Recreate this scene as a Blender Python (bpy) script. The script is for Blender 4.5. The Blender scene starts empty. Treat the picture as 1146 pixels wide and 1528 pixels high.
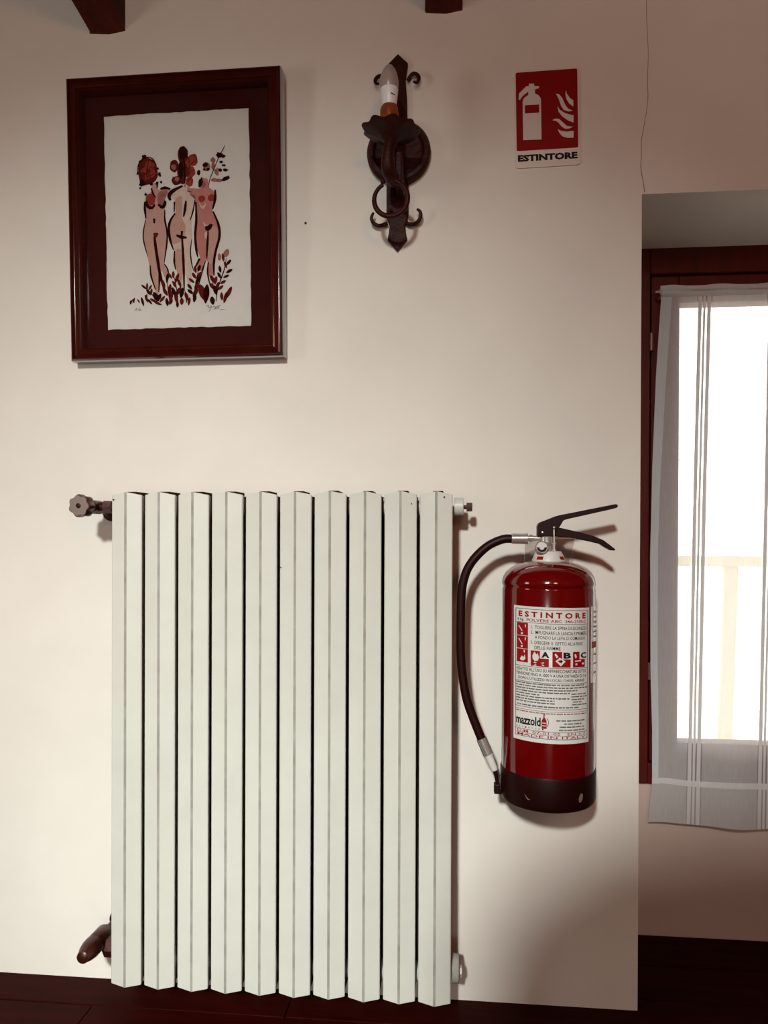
import bpy, math, random
from mathutils import Vector, Matrix

random.seed(7)
S = bpy.context.scene
C = S.collection
PI = math.pi

# ------------------------------------------------------------------ camera
cam_d = bpy.data.cameras.new('camera')
cam = bpy.data.objects.new('camera', cam_d)
C.objects.link(cam)
yaw, roll, pitch = 0.0962, 0.00364, -0.00543
fwd = Vector((-math.sin(yaw) * math.cos(pitch), math.cos(yaw) * math.cos(pitch), math.sin(pitch)))
rt = Vector((math.cos(yaw), math.sin(yaw), 0))
up = rt.cross(fwd)
r2 = math.cos(roll) * rt + math.sin(roll) * up
u2 = -math.sin(roll) * rt + math.cos(roll) * up
m = Matrix((r2, u2, -fwd)).transposed().to_4x4()
m.translation = (0, -1.40271, 0.8406)
cam.matrix_world = m
cam_d.sensor_fit = 'HORIZONTAL'
cam_d.sensor_width = 36.0
cam_d.lens = 1147.0 / 1146.0 * 36.0
cam_d.shift_y = 45.138 / 1146.0
cam_d.clip_start = 0.02
S.camera = cam

# ------------------------------------------------------------------ world, lights, exposure
w = bpy.data.worlds.new('daylight')
S.world = w
w.use_nodes = True
bg = w.node_tree.nodes['Background']
bg.inputs[0].default_value = (1.0, 0.99, 0.93, 1)
bg.inputs[1].default_value = 6.0

def lamp(name, typ, loc, energy, color, aim=None):
    d = bpy.data.lights.new(name, typ)
    d.energy = energy
    d.color = color
    o = bpy.data.objects.new(name, d)
    C.objects.link(o)
    o.location = loc
    if aim is not None:
        o.rotation_euler = (Vector(aim) - Vector(loc)).to_track_quat('-Z', 'Y').to_euler()
    return d


# ceiling spot behind the photographer, plus an added warm fill with no seen source
key = lamp('ceiling_spot', 'AREA', (-0.42, -3.55, 2.12), 12.4, (0.97, 1.0, 0.965), (-0.42, 0, 0.09))
key.shape = 'DISK'
key.size = 0.24
key.spread = math.radians(47)
warm = lamp('warm_fill', 'POINT', (0.7, -3.0, 1.75), 30, (1.0, 0.46, 0.27))
warm.shadow_soft_size = 0.22

# portals: they only guide the sampling of the daylight through the niche window and the two added openings
for nm, loc, rot, sx, sy in (('back_opening_portal', (-0.10, -4.22, 0.61), (PI / 2, 0, 0), 1.20, 1.22), ('side_opening_portal', (-1.62, -1.15, 1.15), (0, -PI / 2, 0), 0.60, 0.40), ('niche_window_portal', (0.89, 0.35, 0.87), (-PI / 2, 0, 0), 1.0, 1.0)):
    ld = bpy.data.lights.new(nm, 'AREA')
    ld.shape = 'RECTANGLE'
    ld.size, ld.size_y = sx, sy
    ld.cycles.is_portal = True
    lo = bpy.data.objects.new(nm, ld)
    C.objects.link(lo)
    lo.location = loc
    lo.rotation_euler = rot

S.view_settings.view_transform = 'Standard'
S.view_settings.look = 'None'
S.view_settings.exposure = 0.0
S.view_settings.gamma = 1.0
S.view_settings.use_curve_mapping = False


# ------------------------------------------------------------------ materials
def lin(c):
    def f(v):
        v /= 255.0
        return v / 12.92 if v <= 0.04045 else ((v + 0.055) / 1.055) ** 2.4
    return (f(c[0]), f(c[1]), f(c[2]), 1)


def mat(name, rgb, rough=0.5, metal=0.0, spec=0.5, var=0.0, vscale=8.0, bump=0.0, bscale=60.0, stretch=(1, 1, 1), coat=0.0, detail=4):
    M = bpy.data.materials.new(name)
    M.use_nodes = True
    nt = M.node_tree
    b = nt.nodes['Principled BSDF']
    b.inputs['Roughness'].default_value = rough
    b.inputs['Metallic'].default_value = metal
    b.inputs['Specular IOR Level'].default_value = spec
    b.inputs['Coat Weight'].default_value = coat
    b.inputs['Coat Roughness'].default_value = 0.06
    c = lin(rgb)
    b.inputs['Base Color'].default_value = c
    if var or bump:
        tc = nt.nodes.new('ShaderNodeTexCoord')
        mp = nt.nodes.new('ShaderNodeMapping')
        mp.inputs['Scale'].default_value = stretch
        nt.links.new(tc.outputs['Object'], mp.inputs[0])
    if var:
        n = nt.nodes.new('ShaderNodeTexNoise')
        n.inputs['Scale'].default_value = vscale
        n.inputs['Detail'].default_value = detail
        n.inputs['Roughness'].default_value = 0.6
        nt.links.new(mp.outputs[0], n.inputs['Vector'])
        r = nt.nodes.new('ShaderNodeValToRGB')
        r.color_ramp.elements[0].position = 0.3
        r.color_ramp.elements[1].position = 0.7
        r.color_ramp.elements[0].color = tuple(v * (1 - var) for v in c[:3]) + (1,)
        r.color_ramp.elements[1].color = tuple(min(1, v * (1 + var)) for v in c[:3]) + (1,)
        nt.links.new(n.outputs['Fac'], r.inputs[0])
        nt.links.new(r.outputs[0], b.inputs['Base Color'])
    if bump:
        n2 = nt.nodes.new('ShaderNodeTexNoise')
        n2.inputs['Scale'].default_value = bscale
        n2.inputs['Detail'].default_value = 5
        nt.links.new(mp.outputs[0], n2.inputs['Vector'])
        bp = nt.nodes.new('ShaderNodeBump')
        bp.inputs['Strength'].default_value = bump
        bp.inputs['Distance'].default_value = 0.004
        nt.links.new(n2.outputs['Fac'], bp.inputs['Height'])
        nt.links.new(bp.outputs[0], b.inputs['Normal'])
    return M


def glass_mat(name, tint=(1, 1, 1), gloss=0.03):
    M = bpy.data.materials.new(name)
    M.use_nodes = True
    nt = M.node_tree
    nt.nodes.remove(nt.nodes['Principled BSDF'])
    out = nt.nodes['Material Output']
    t = nt.nodes.new('ShaderNodeBsdfTransparent')
    t.inputs[0].default_value = tuple(tint) + (1,)
    g = nt.nodes.new('ShaderNodeBsdfGlossy')
    g.inputs['Roughness'].default_value = gloss
    fr = nt.nodes.new('ShaderNodeFresnel')
    fr.inputs[0].default_value = 1.4
    mx = nt.nodes.new('ShaderNodeMixShader')
    nt.links.new(fr.outputs[0], mx.inputs[0])
    nt.links.new(t.outputs[0], mx.inputs[1])
    nt.links.new(g.outputs[0], mx.inputs[2])
    nt.links.new(mx.outputs[0], out.inputs[0])
    return M


def cloth_mat(name, open_base, stripes=False, rgb=(214, 212, 210)):
    """Fine voile: threads (diffuse + translucent) with see-through openings between them."""
    M = bpy.data.materials.new(name)
    M.use_nodes = True
    nt = M.node_tree
    N, L = nt.nodes, nt.links
    N.remove(N['Principled BSDF'])
    out = N['Material Output']
    d = N.new('ShaderNodeBsdfDiffuse'); d.inputs[0].default_value = lin(rgb)
    tl = N.new('ShaderNodeBsdfTranslucent'); tl.inputs[0].default_value = lin(rgb)
    mx = N.new('ShaderNodeMixShader'); mx.inputs[0].default_value = 0.22
    L.new(d.outputs[0], mx.inputs[1]); L.new(tl.outputs[0], mx.inputs[2])
    tr = N.new('ShaderNodeBsdfTransparent')
    m2 = N.new('ShaderNodeMixShader')
    L.new(mx.outputs[0], m2.inputs[2]); L.new(tr.outputs[0], m2.inputs[1])
    L.new(m2.outputs[0], out.inputs[0])
    tc = N.new('ShaderNodeTexCoord')
    mp = N.new('ShaderNodeMapping'); mp.inputs['Scale'].default_value = (260, 1, 30)
    L.new(tc.outputs['Object'], mp.inputs[0])
    nz = N.new('ShaderNodeTexNoise'); nz.inputs['Scale'].default_value = 1.0; nz.inputs['Detail'].default_value = 3
    L.new(mp.outputs[0], nz.inputs['Vector'])
    mr = N.new('ShaderNodeMapRange')
    mr.inputs['To Min'].default_value = 1 - open_base - 0.09
    mr.inputs['To Max'].default_value = 1 - open_base + 0.09
    L.new(nz.outputs['Fac'], mr.inputs[0])
    src = mr.outputs[0]
    if stripes:
        # woven stripes: dense bands and drawn-thread lines at fixed distances across the cloth (U runs in metres)
        sx = N.new('ShaderNodeSeparateXYZ'); L.new(tc.outputs['UV'], sx.inputs[0])
        mo = N.new('ShaderNodeMath'); mo.operation = 'MODULO'; mo.inputs[1].default_value = 0.138
        L.new(sx.outputs[0], mo.inputs[0])
        rp = N.new('ShaderNodeValToRGB')
        rp.color_ramp.interpolation = 'CONSTANT'
        stops = [(0.0, .5), (0.0860, .22), (0.0880, .80), (0.0955, .20), (0.0985, .80), (0.1035, .20), (0.1065, .80),
                 (0.1140, .22), (0.1165, .5)]
        els = rp.color_ramp.elements
        for i, (p, v) in enumerate(stops):
            e = els[i] if i < 2 else els.new(p / 0.138)
            e.position = p / 0.138
            e.color = (v, v, v, 1)
        dv = N.new('ShaderNodeMath'); dv.operation = 'DIVIDE'; dv.inputs[1].default_value = 0.138
        L.new(mo.outputs[0], dv.inputs[0]); L.new(dv.outputs[0], rp.inputs[0])
        a = N.new('ShaderNodeMath'); a.operation = 'SUBTRACT'; a.inputs[1].default_value = 0.5
        L.new(rp.outputs[0], a.inputs[0])
        b = N.new('ShaderNodeMath'); b.operation = 'ADD'; b.use_clamp = True
        L.new(src, b.inputs[0]); L.new(a.outputs[0], b.inputs[1])
        src = b.outputs[0]
        # thick yarn of the bands lets little light through
        cpr = N.new('ShaderNodeMapRange')
        cpr.inputs['From Min'].default_value = 0.5; cpr.inputs['From Max'].default_value = 0.80
        cpr.inputs['To Min'].default_value = 0.22; cpr.inputs['To Max'].default_value = 0.10
        L.new(rp.outputs[0], cpr.inputs[0]); L.new(cpr.outputs[0], mx.inputs[0])
    L.new(src, m2.inputs[0])
    return M


M = {}
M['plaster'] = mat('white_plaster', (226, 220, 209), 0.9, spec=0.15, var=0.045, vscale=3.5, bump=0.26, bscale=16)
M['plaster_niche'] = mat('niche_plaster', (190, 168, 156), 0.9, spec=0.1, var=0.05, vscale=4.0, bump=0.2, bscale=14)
M['plaster_room'] = mat('warm_room_plaster', (150, 86, 58), 0.9, spec=0.1, var=0.05, vscale=2.0)
M['crack'] = mat('crack_line', (150, 132, 118), 0.9, spec=0.1)
M['wood_ceiling'] = mat('ceiling_boards', (96, 58, 38), 0.7, spec=0.2, var=0.2, vscale=5, stretch=(6, 1, 6))
M['beam'] = mat('old_beam_wood', (80, 30, 15), 0.75, spec=0.15, var=0.35, vscale=9, stretch=(8, 1, 4), bump=0.6, bscale=40)
M['floor'] = mat('dark_red_floor_wood', (44, 4, 2), 0.55, spec=0.04, var=0.3, vscale=6, stretch=(1, 9, 1))
M['floor_gap'] = mat('floor_joint', (16, 5, 4), 0.9, spec=0.05)
M['window_wood'] = mat('window_stain', (78, 20, 9), 0.45, spec=0.15, var=0.2, vscale=7, stretch=(9, 9, 1))
M['frame_wood'] = mat('picture_frame_wood', (58, 16, 9), 0.14, spec=0.5, var=0.25, vscale=10, stretch=(3, 3, 3), coat=0.9)
M['mat_board'] = mat('dark_mount_board', (50, 9, 6), 0.8, spec=0.1, var=0.06, vscale=40)
M['paper'] = mat('rag_paper', (200, 195, 187), 0.95, spec=0.05, var=0.02, vscale=60, bump=0.1, bscale=300)
M['ink'] = mat('dark_ink', (34, 8, 7), 0.9, spec=0.03)
M['ink2'] = mat('maroon_ink', (84, 24, 18), 0.9, spec=0.03, var=0.3, vscale=160)
M['wash_a'] = mat('rose_wash', (174, 136, 124), 0.9, spec=0.03, var=0.08, vscale=70)
M['wash_b'] = mat('pale_wash', (190, 168, 156), 0.9, spec=0.03, var=0.08, vscale=70)
M['wash_c'] = mat('pink_wash', (170, 112, 104), 0.9, spec=0.03, var=0.08, vscale=70)
M['wash_d'] = mat('terracotta_wash', (132, 52, 40), 0.9, spec=0.03, var=0.2, vscale=120)
M['wash_e'] = mat('mauve_wash', (140, 92, 84), 0.9, spec=0.03, var=0.3, vscale=120)
M['pencil'] = mat('pencil', (120, 112, 106), 0.9, spec=0.03)
M['pic_glass'] = glass_mat('picture_glass')
M['brass_dull'] = mat('dull_metal', (150, 130, 118), 0.4, metal=0.7)
M['iron'] = mat('wrought_iron', (50, 13, 8), 0.5, spec=0.16, var=0.35, vscale=40, bump=0.5, bscale=90)
M['sleeve'] = mat('amber_candle_sleeve', (126, 60, 26), 0.45, spec=0.4, var=0.25, vscale=60)
M['bulb_white'] = mat('bulb_base_white', (236, 234, 230), 0.3, spec=0.5)
M['bulb_mark'] = mat('bulb_print', (40, 38, 38), 0.6)
M['bulb_glass'] = mat('frosted_bulb', (166, 150, 142), 0.28, spec=0.6)
M['sign_white'] = mat('sign_white', (222, 212, 200), 0.5, spec=0.3)
M['sign_red'] = mat('sign_red', (134, 4, 4), 0.55, spec=0.15, var=0.04, vscale=30)
M['sign_pale'] = mat('sign_pictogram', (214, 204, 198), 0.5, spec=0.3)
M['black_print'] = mat('black_print', (18, 14, 14), 0.6, spec=0.2)
M['enamel'] = mat('radiator_enamel', (200, 200, 189), 0.38, spec=0.4, var=0.035, vscale=14, bump=0.05, bscale=50)
M['enamel_worn'] = mat('worn_radiator_edge', (150, 147, 138), 0.6, spec=0.25, var=0.22, vscale=26)
M['core_shade'] = mat('iron_core_gap_shade', (64, 26, 18), 0.8, spec=0.1, var=0.2, vscale=40)  # brown iron core, its dark colour also paints shade into the section gaps
M['grime'] = mat('chip_grime', (70, 56, 50), 0.8)
M['valve_metal'] = mat('old_bronze', (64, 24, 15), 0.34, metal=0.35, spec=0.5, var=0.3, vscale=60)
M['knob_plastic'] = mat('grey_brown_plastic', (120, 104, 94), 0.5, spec=0.35)
M['nut_metal'] = mat('tarnished_nut', (120, 92, 86), 0.35, metal=0.6, var=0.25, vscale=80)
M['chrome'] = mat('chrome', (222, 218, 212), 0.24, metal=0.8, var=0.12, vscale=120)
M['ext_red'] = mat('red_paint', (92, 2, 3), 0.10, spec=0.5, coat=0.7)
M['black_plastic'] = mat('black_plastic', (30, 5, 4), 0.42, spec=0.14)
M['rubber'] = mat('hose_rubber', (32, 6, 5), 0.45, spec=0.16)
M['collar'] = mat('collar_white', (206, 202, 194), 0.4, spec=0.4)
M['label_paper'] = mat('label_white', (212, 211, 205), 0.14, spec=0.5, coat=0.6)
M['label_red'] = mat('label_red', (140, 10, 12), 0.5, spec=0.2)
M['label_dark'] = mat('label_black', (22, 12, 12), 0.5, spec=0.2)
M['clear_grey'] = glass_mat('smoky_plastic', (0.82, 0.77, 0.75), 0.25)
M['voile'] = cloth_mat('curtain_voile', 0.27, stripes=True, rgb=(204, 199, 197))
M['voile_hem'] = cloth_mat('curtain_hem', 0.10, rgb=(212, 217, 218))
M['voile_seam'] = cloth_mat('curtain_seam', 0.14, rgb=(226, 224, 220))
M['rod'] = mat('curtain_rod_metal', (190, 180, 172), 0.35, metal=0.6)
M['pane'] = glass_mat('window_glass', (0.97, 0.98, 0.97))
M['hinge'] = mat('hinge_metal', (120, 84, 70), 0.4, metal=0.5)
M['rail'] = mat('rail_paint', (222, 217, 205), 0.6)
M['terrace'] = mat('terrace_paving', (226, 222, 212), 0.9)


# ------------------------------------------------------------------ mesh helpers
class MB:
    def __init__(s):
        s.v, s.f = [], []

    def add(s, vs, fs):
        o = len(s.v)
        s.v += [tuple(p) for p in vs]
        s.f += [tuple(i + o for i in q) for q in fs]
        return s

    def box(s, x0, x1, y0, y1, z0, z1):
        return s.add([(x0, y0, z0), (x1, y0, z0), (x1, y1, z0), (x0, y1, z0), (x0, y0, z1), (x1, y0, z1), (x1, y1, z1), (x0, y1, z1)],
                     [(0, 3, 2, 1), (4, 5, 6, 7), (0, 1, 5, 4), (1, 2, 6, 5), (2, 3, 7, 6), (3, 0, 4, 7)])

    def prism(s, poly, y0, y1):
        """polygon in x-z extruded along y (y0 is the near side)"""
        n = len(poly)
        vs = [(x, y0, z) for x, z in poly] + [(x, y1, z) for x, z in poly]
        fs = [tuple(range(n)), tuple(range(2 * n - 1, n - 1, -1))]
        fs += [(i, i + n, (i + 1) % n + n, (i + 1) % n) for i in range(n)]
        return s.add(vs, fs)

    def prism_z(s, poly, z0, z1):
        n = len(poly)
        z0 = z0 if hasattr(z0, '__len__') else [z0] * n
        z1 = z1 if hasattr(z1, '__len__') else [z1] * n
        vs = [(x, y, z0[i]) for i, (x, y) in enumerate(poly)] + [(x, y, z1[i]) for i, (x, y) in enumerate(poly)]
        fs = [tuple(range(n - 1, -1, -1)), tuple(range(n, 2 * n))]
        fs += [(i, (i + 1) % n, (i + 1) % n + n, i + n) for i in range(n)]
        return s.add(vs, fs)

    def lathe(s, prof, c, axis='z', n=48, wob=None):
        """prof: (radius, along axis); c: centre, the along-axis values are relative to it"""
        vs, fs = [], []
        for k, (r, h) in enumerate(prof):
            for i in range(n):
                a = 2 * PI * i / n
                rr, hh = (r, h) if wob is None else wob(r, h, a, k)
                u, v = rr * math.cos(a), rr * math.sin(a)
                p = {'z': (u, v, hh), 'y': (u, hh, v), 'x': (hh, u, v)}[axis]
                vs.append((c[0] + p[0], c[1] + p[1], c[2] + p[2]))
        for k in range(len(prof) - 1):
            for i in range(n):
                j = (i + 1) % n
                q = (k * n + i, k * n + j, (k + 1) * n + j, (k + 1) * n + i)
                fs.append(q if axis != 'y' else q[::-1])
        fs.append(tuple(range(n - 1, -1, -1)) if axis != 'y' else tuple(range(n)))
        e = (len(prof) - 1) * n
        fs.append(tuple(range(e, e + n)) if axis != 'y' else tuple(range(e + n - 1, e - 1, -1)))
        return s.add(vs, fs)

    def tube(s, pts, rad, n=12, smooth=0):
        pts = [Vector(p) for p in pts]
        if smooth:
            pts, rad = spline(pts, rad, smooth)
        if not hasattr(rad, '__len__'):
            rad = [rad] * len(pts)
        t0 = (pts[1] - pts[0]).normalized()
        ref = Vector((0, 1, 0)) if abs(t0.y) < 0.9 else Vector((1, 0, 0))
        nrm = (ref - t0 * ref.dot(t0)).normalized()
        vs, fs = [], []
        for i, p in enumerate(pts):
            t = (pts[min(i + 1, len(pts) - 1)] - pts[max(i - 1, 0)]).normalized()
            nrm = (nrm - t * nrm.dot(t)).normalized()
            b = t.cross(nrm)
            for k in range(n):
                a = 2 * PI * k / n
                vs.append(p + (nrm * math.cos(a) + b * math.sin(a)) * rad[i])
        for i in range(len(pts) - 1):
            for k in range(n):
                j = (k + 1) % n
                fs.append((i * n + k, i * n + j, (i + 1) * n + j, (i + 1) * n + k))
        fs.append(tuple(range(n - 1, -1, -1)))
        e = (len(pts) - 1) * n
        fs.append(tuple(range(e, e + n)))
        return s.add(vs, fs)

    def grid(s, fn, us, vs_):
        """open sheet: fn(u, v) -> point"""
        nu, nv = len(us), len(vs_)
        pts = [fn(u, v) for v in vs_ for u in us]
        fs = [(j * nu + i, j * nu + i + 1, (j + 1) * nu + i + 1, (j + 1) * nu + i) for j in range(nv - 1) for i in range(nu - 1)]
        return s.add(pts, fs)

    def slab(s, fn, us, vs_, off):
        """closed sheet: fn gives the face, off(p) the back"""
        nu, nv = len(us), len(vs_)
        a = [fn(u, v) for v in vs_ for u in us]
        b = [off(p) for p in a]
        n = nu * nv
        fs = [(j * nu + i, j * nu + i + 1, (j + 1) * nu + i + 1, (j + 1) * nu + i) for j in range(nv - 1) for i in range(nu - 1)]
        fs += [tuple(k + n for k in q[::-1]) for q in fs]
        rim = [i for i in range(nu)] + [j * nu + nu - 1 for j in range(1, nv)] + [(nv - 1) * nu + i for i in range(nu - 2, -1, -1)] + [j * nu for j in range(nv - 2, 0, -1)]
        for k in range(len(rim)):
            p, q = rim[k], rim[(k + 1) % len(rim)]
            fs.append((q, p, p + n, q + n))
        return s.add(a + b, fs)

    def map(s, fn):
        s.v = [tuple(fn(*p)) for p in s.v]
        return s

    def build(s, name, material, parent=None, origin=None, smooth=True, bevel=0, angle=35):
        """world-space points; stored relative to the parent's (unrotated) place or to origin"""
        o0 = Vector(origin) if origin is not None else (root_of(parent) if parent is not None else Vector((0, 0, 0)))
        me = bpy.data.meshes.new(name)
        me.from_pydata([(x - o0.x, y - o0.y, z - o0.z) for x, y, z in s.v], [], s.f)
        me.materials.append(material)
        if smooth:
            me.polygons.foreach_set('use_smooth', [True] * len(me.polygons))
            me.set_sharp_from_angle(angle=math.radians(angle))
        me.update()
        ob = bpy.data.objects.new(name, me)
        C.objects.link(ob)
        if parent is not None:
            ob.parent = parent
        elif origin is not None:
            ob.location = origin
        if bevel:
            md = ob.modifiers.new('bevel', 'BEVEL')
            md.width = bevel
            md.segments = 2
            md.limit_method = 'ANGLE'
        return ob


def spline(pts, rad, k):
    P = [pts[0]] + list(pts) + [pts[-1]]
    R = None
    if hasattr(rad, '__len__'):
        R = [rad[0]] + list(rad) + [rad[-1]]
    out, ro = [], []
    for i in range(1, len(P) - 2):
        for j in range(k):
            t = j / k
            a, b, c, d = P[i - 1], P[i], P[i + 1], P[i + 2]
            out.append(0.5 * ((2 * b) + (c - a) * t + (2 * a - 5 * b + 4 * c - d) * t * t + (3 * b - a - 3 * c + d) * t ** 3))
            if R:
                ro.append(R[i] + (R[i + 1] - R[i]) * t)
    out.append(P[-2])
    if R:
        ro.append(R[-2])
    return out, (ro if R else rad)


ORIGIN = {}


def root_of(o):
    while o.parent is not None:
        o = o.parent
    return ORIGIN.get(o.name, Vector((0, 0, 0)))


def thing(name, label, cat, loc, rot=(0, 0, 0), group=None, kind=None, local=False):
    o = bpy.data.objects.new(name, None)
    C.objects.link(o)
    o.empty_display_size = 0.05
    o.location = loc
    o.rotation_euler = rot
    ORIGIN[o.name] = Vector((0, 0, 0)) if local else Vector(loc)
    return tag(o, label, cat, group, kind)


def tag(o, label, cat, group=None, kind=None):
    o['label'] = label
    o['category'] = cat
    if group:
        o['group'] = group
    if kind:
        o['kind'] = kind
    return o


def text_mesh(body, bold=0.0):
    cu = bpy.data.curves.new('txt', 'FONT')
    cu.body = body
    cu.size = 1.0
    cu.offset = bold
    cu.resolution_u = 2
    ob = bpy.data.objects.new('txt', cu)
    me = bpy.data.meshes.new_from_object(ob)
    vs = [(p.co.x, p.co.y) for p in me.vertices]
    fs = [tuple(q.vertices) for q in me.polygons]
    bpy.data.objects.remove(ob)
    bpy.data.curves.remove(cu)
    bpy.data.meshes.remove(me)
    return vs, fs


def fit_text(mb, body, u0, u1, v0, v1, fn, bold=0.0):
    """text fitted into a box u0..u1, v0..v1 (v0 top), each vertex placed by fn(u, v)"""
    vs, fs = text_mesh(body, bold)
    if not vs:
        return
    xs = [p[0] for p in vs]; ys = [p[1] for p in vs]
    a, b, c, d = min(xs), max(xs), min(ys), max(ys)
    mb.add([fn(u0 + (x - a) / (b - a) * (u1 - u0), v1 + (y - c) / (d - c) * (v0 - v1)) for x, y in vs], fs)


# ------------------------------------------------------------------ the room
XC, DN, HN = 0.32148, 0.27189, 1.45166     # niche corner, niche depth, lintel height
NX1 = 1.46
SL = 0.19                                   # roof slope towards the room

b = MB()
b.box(-1.9, XC, 0, 0.42, -0.02, 1.96).box(XC, NX1, 0, 0.42, HN, 1.96).box(NX1, 1.9, 0, 0.42, -0.02, 1.96)
wall_front = tag(b.build('wall_front', M['plaster'], origin=(0, 0, 0), smooth=False), 'white plastered wall behind the radiator, picture and wall lamp', 'wall', kind='structure')
# hairline crack running up from the niche corner
ck = [(0.3263, 1.4547), (0.3245, 1.470), (0.3191, 1.4988), (0.3206, 1.520), (0.320, 1.546), (0.3245, 1.572), (0.3312, 1.6165), (0.3300, 1.655), (0.3316, 1.700), (0.3285, 1.750), (0.3279, 1.7939), (0.3290, 1.86)]
b = MB()
pts = [Vector((x + random.uniform(-.0006, .0006), -0.0002, z)) for x, z in ck]
b.tube(pts, [0.0009, .0007, .0007, .0005, .0006, .0005, .0005, .0005, .0004, .0005, .0004, .0003], n=6, smooth=5)
b.build('plaster_crack', M['crack'], wall_front)
b = MB().lathe([(0.0001, -0.0015), (0.0022, -0.001), (0.0024, 0.001)], (-0.283, 0, 1.4219), 'y', 12)
b.build('nail_hole', M['grime'], wall_front)

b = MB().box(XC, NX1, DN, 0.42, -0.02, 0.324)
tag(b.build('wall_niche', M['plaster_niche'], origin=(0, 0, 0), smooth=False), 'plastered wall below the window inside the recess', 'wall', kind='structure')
b = MB().box(-1.66, -1.60, -4.2, -1.35, -0.02, 2.9).box(-1.66, -1.60, -0.95, 0.42, -0.02, 2.9).box(-1.66, -1.60, -1.35, -0.95, -0.02, 0.85).box(-1.66, -1.60, -1.35, -0.95, 1.45, 2.9)   # with a small opening added to let in light for frame glints
tag(b.build('wall_left', M['plaster_room'], origin=(0, 0, 0), smooth=False), 'plastered side wall left of the picture', 'wall', kind='structure')
b = MB().box(1.9, 1.96, -4.2, 0.42, -0.02, 2.9)
tag(b.build('wall_right', M['plaster_room'], origin=(0, 0, 0), smooth=False), 'plastered side wall right of the window', 'wall', kind='structure')
DX0, DX1, DZ1 = -0.70, 0.50, 1.22      # opening added behind the photographer to let in fill daylight
b = MB().box(-1.96, DX0, -4.26, -4.2, -0.02, 2.9).box(DX1, 1.96, -4.26, -4.2, -0.02, 2.9).box(DX0, DX1, -4.26, -4.2, DZ1, 2.9)
tag(b.build('wall_back', M['plaster_room'], origin=(0, 0, 0), smooth=False), 'plastered wall behind the photographer with an opening added for fill daylight', 'wall', kind='structure')

zc0 = 1.925
b = MB()
b.add([(-1.96, 0.42, zc0 - 0.42 * SL), (1.96, 0.42, zc0 - 0.42 * SL), (1.96, -4.26, zc0 + 4.26 * SL), (-1.96, -4.26, zc0 + 4.26 * SL),
       (-1.96, 0.42, zc0 - 0.42 * SL + .08), (1.96, 0.42, zc0 - 0.42 * SL + .08), (1.96, -4.26, zc0 + 4.26 * SL + .08), (-1.96, -4.26, zc0 + 4.26 * SL + .08)],
      [(0, 1, 2, 3), (7, 6, 5, 4), (0, 4, 5, 1), (1, 5, 6, 2), (2, 6, 7, 3), (3, 7, 4, 0)])
tag(b.build('ceiling', M['wood_ceiling'], origin=(0, 0, 0), smooth=False), 'sloping boarded ceiling above the beams', 'ceiling', kind='structure')

b = MB().box(-1.9, 1.9, -4.2, 0.42, -0.06, -0.012)
floor = tag(b.build('floor', M['floor_gap'], origin=(0, 0, 0), smooth=False), 'dark red wooden floor below the radiator', 'floor', kind='structure')
row = 0
y = DN
while y > -4.15:
    y2 = max(y - 0.118, -4.2)
    if y > -1.3:
        xs = [-1.9, -1.9 + 0.9 + 0.35 * ((row * 3) % 4), 0.55 + 0.3 * ((row * 5) % 3) - 0.2, 1.9]
        for k in range(3):
            xa, xb = xs[k] + 0.0008, xs[k + 1] - 0.0008
            if y2 > -0.02:
                xa = max(xa, XC)
                xb = min(xb, NX1)
                if xa >= xb - .02:
                    continue
            pl = MB().box(xa, xb, y2 + 0.0012, min(y, DN) - 0.0012, -0.012, random.uniform(-0.0012, 0.0))
            pl.build('floor_plank', M['floor'], floor, smooth=False, bevel=0.0012)
    y = y2
    row += 1
    if y <= -1.3:
        MB().box(-1.9, 1.9, -4.2, y - .0012, -0.012, 0).build('floor_far', M['floor'], floor, smooth=False)
        break


def beam(x0, x1, label):
    b = MB()
    n = 26
    vs, fs = [], []
    for i in range(n):
        yy = 0.02 - 3.9 * (i / (n - 1)) ** 1.6
        if i == 0:
            yy = 0.0
        j = lambda s_: random.uniform(-s_, s_)
        zb = 1.7935 - SL * yy + j(.002)
        zt_ = zc0 - SL * yy + .01
        mid = (x0 + x1) / 2 + j(.006)
        vs += [(x0 + j(.0015), yy, zb + .002), (mid, yy, zb - .0015), (x1 + j(.0015), yy, zb + .003), (x1 + j(.002), yy, zt_), (x0 + j(.002), yy, zt_)]
    for i in range(n - 1):
        for k in range(5):
            a, c = i * 5 + k, i * 5 + (k + 1) % 5
            fs.append((a, c, c + 5, a + 5))
    fs += [(4, 3, 2, 1, 0), tuple(range((n - 1) * 5, n * 5))]
    b.add(vs, fs)
    o = b.build('ceiling_beam', M['beam'], origin=((x0 + x1) / 2, 0, 1.79), smooth=True, angle=30)
    return tag(o, label, 'beam', 'ceiling beams', 'structure')


beam(-0.699, -0.630, 'dark rough ceiling beam ending in the wall above the framed picture')
beam(-0.063, 0.004, 'dark rough ceiling beam ending in the wall between wall lamp and red sign')

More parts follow.
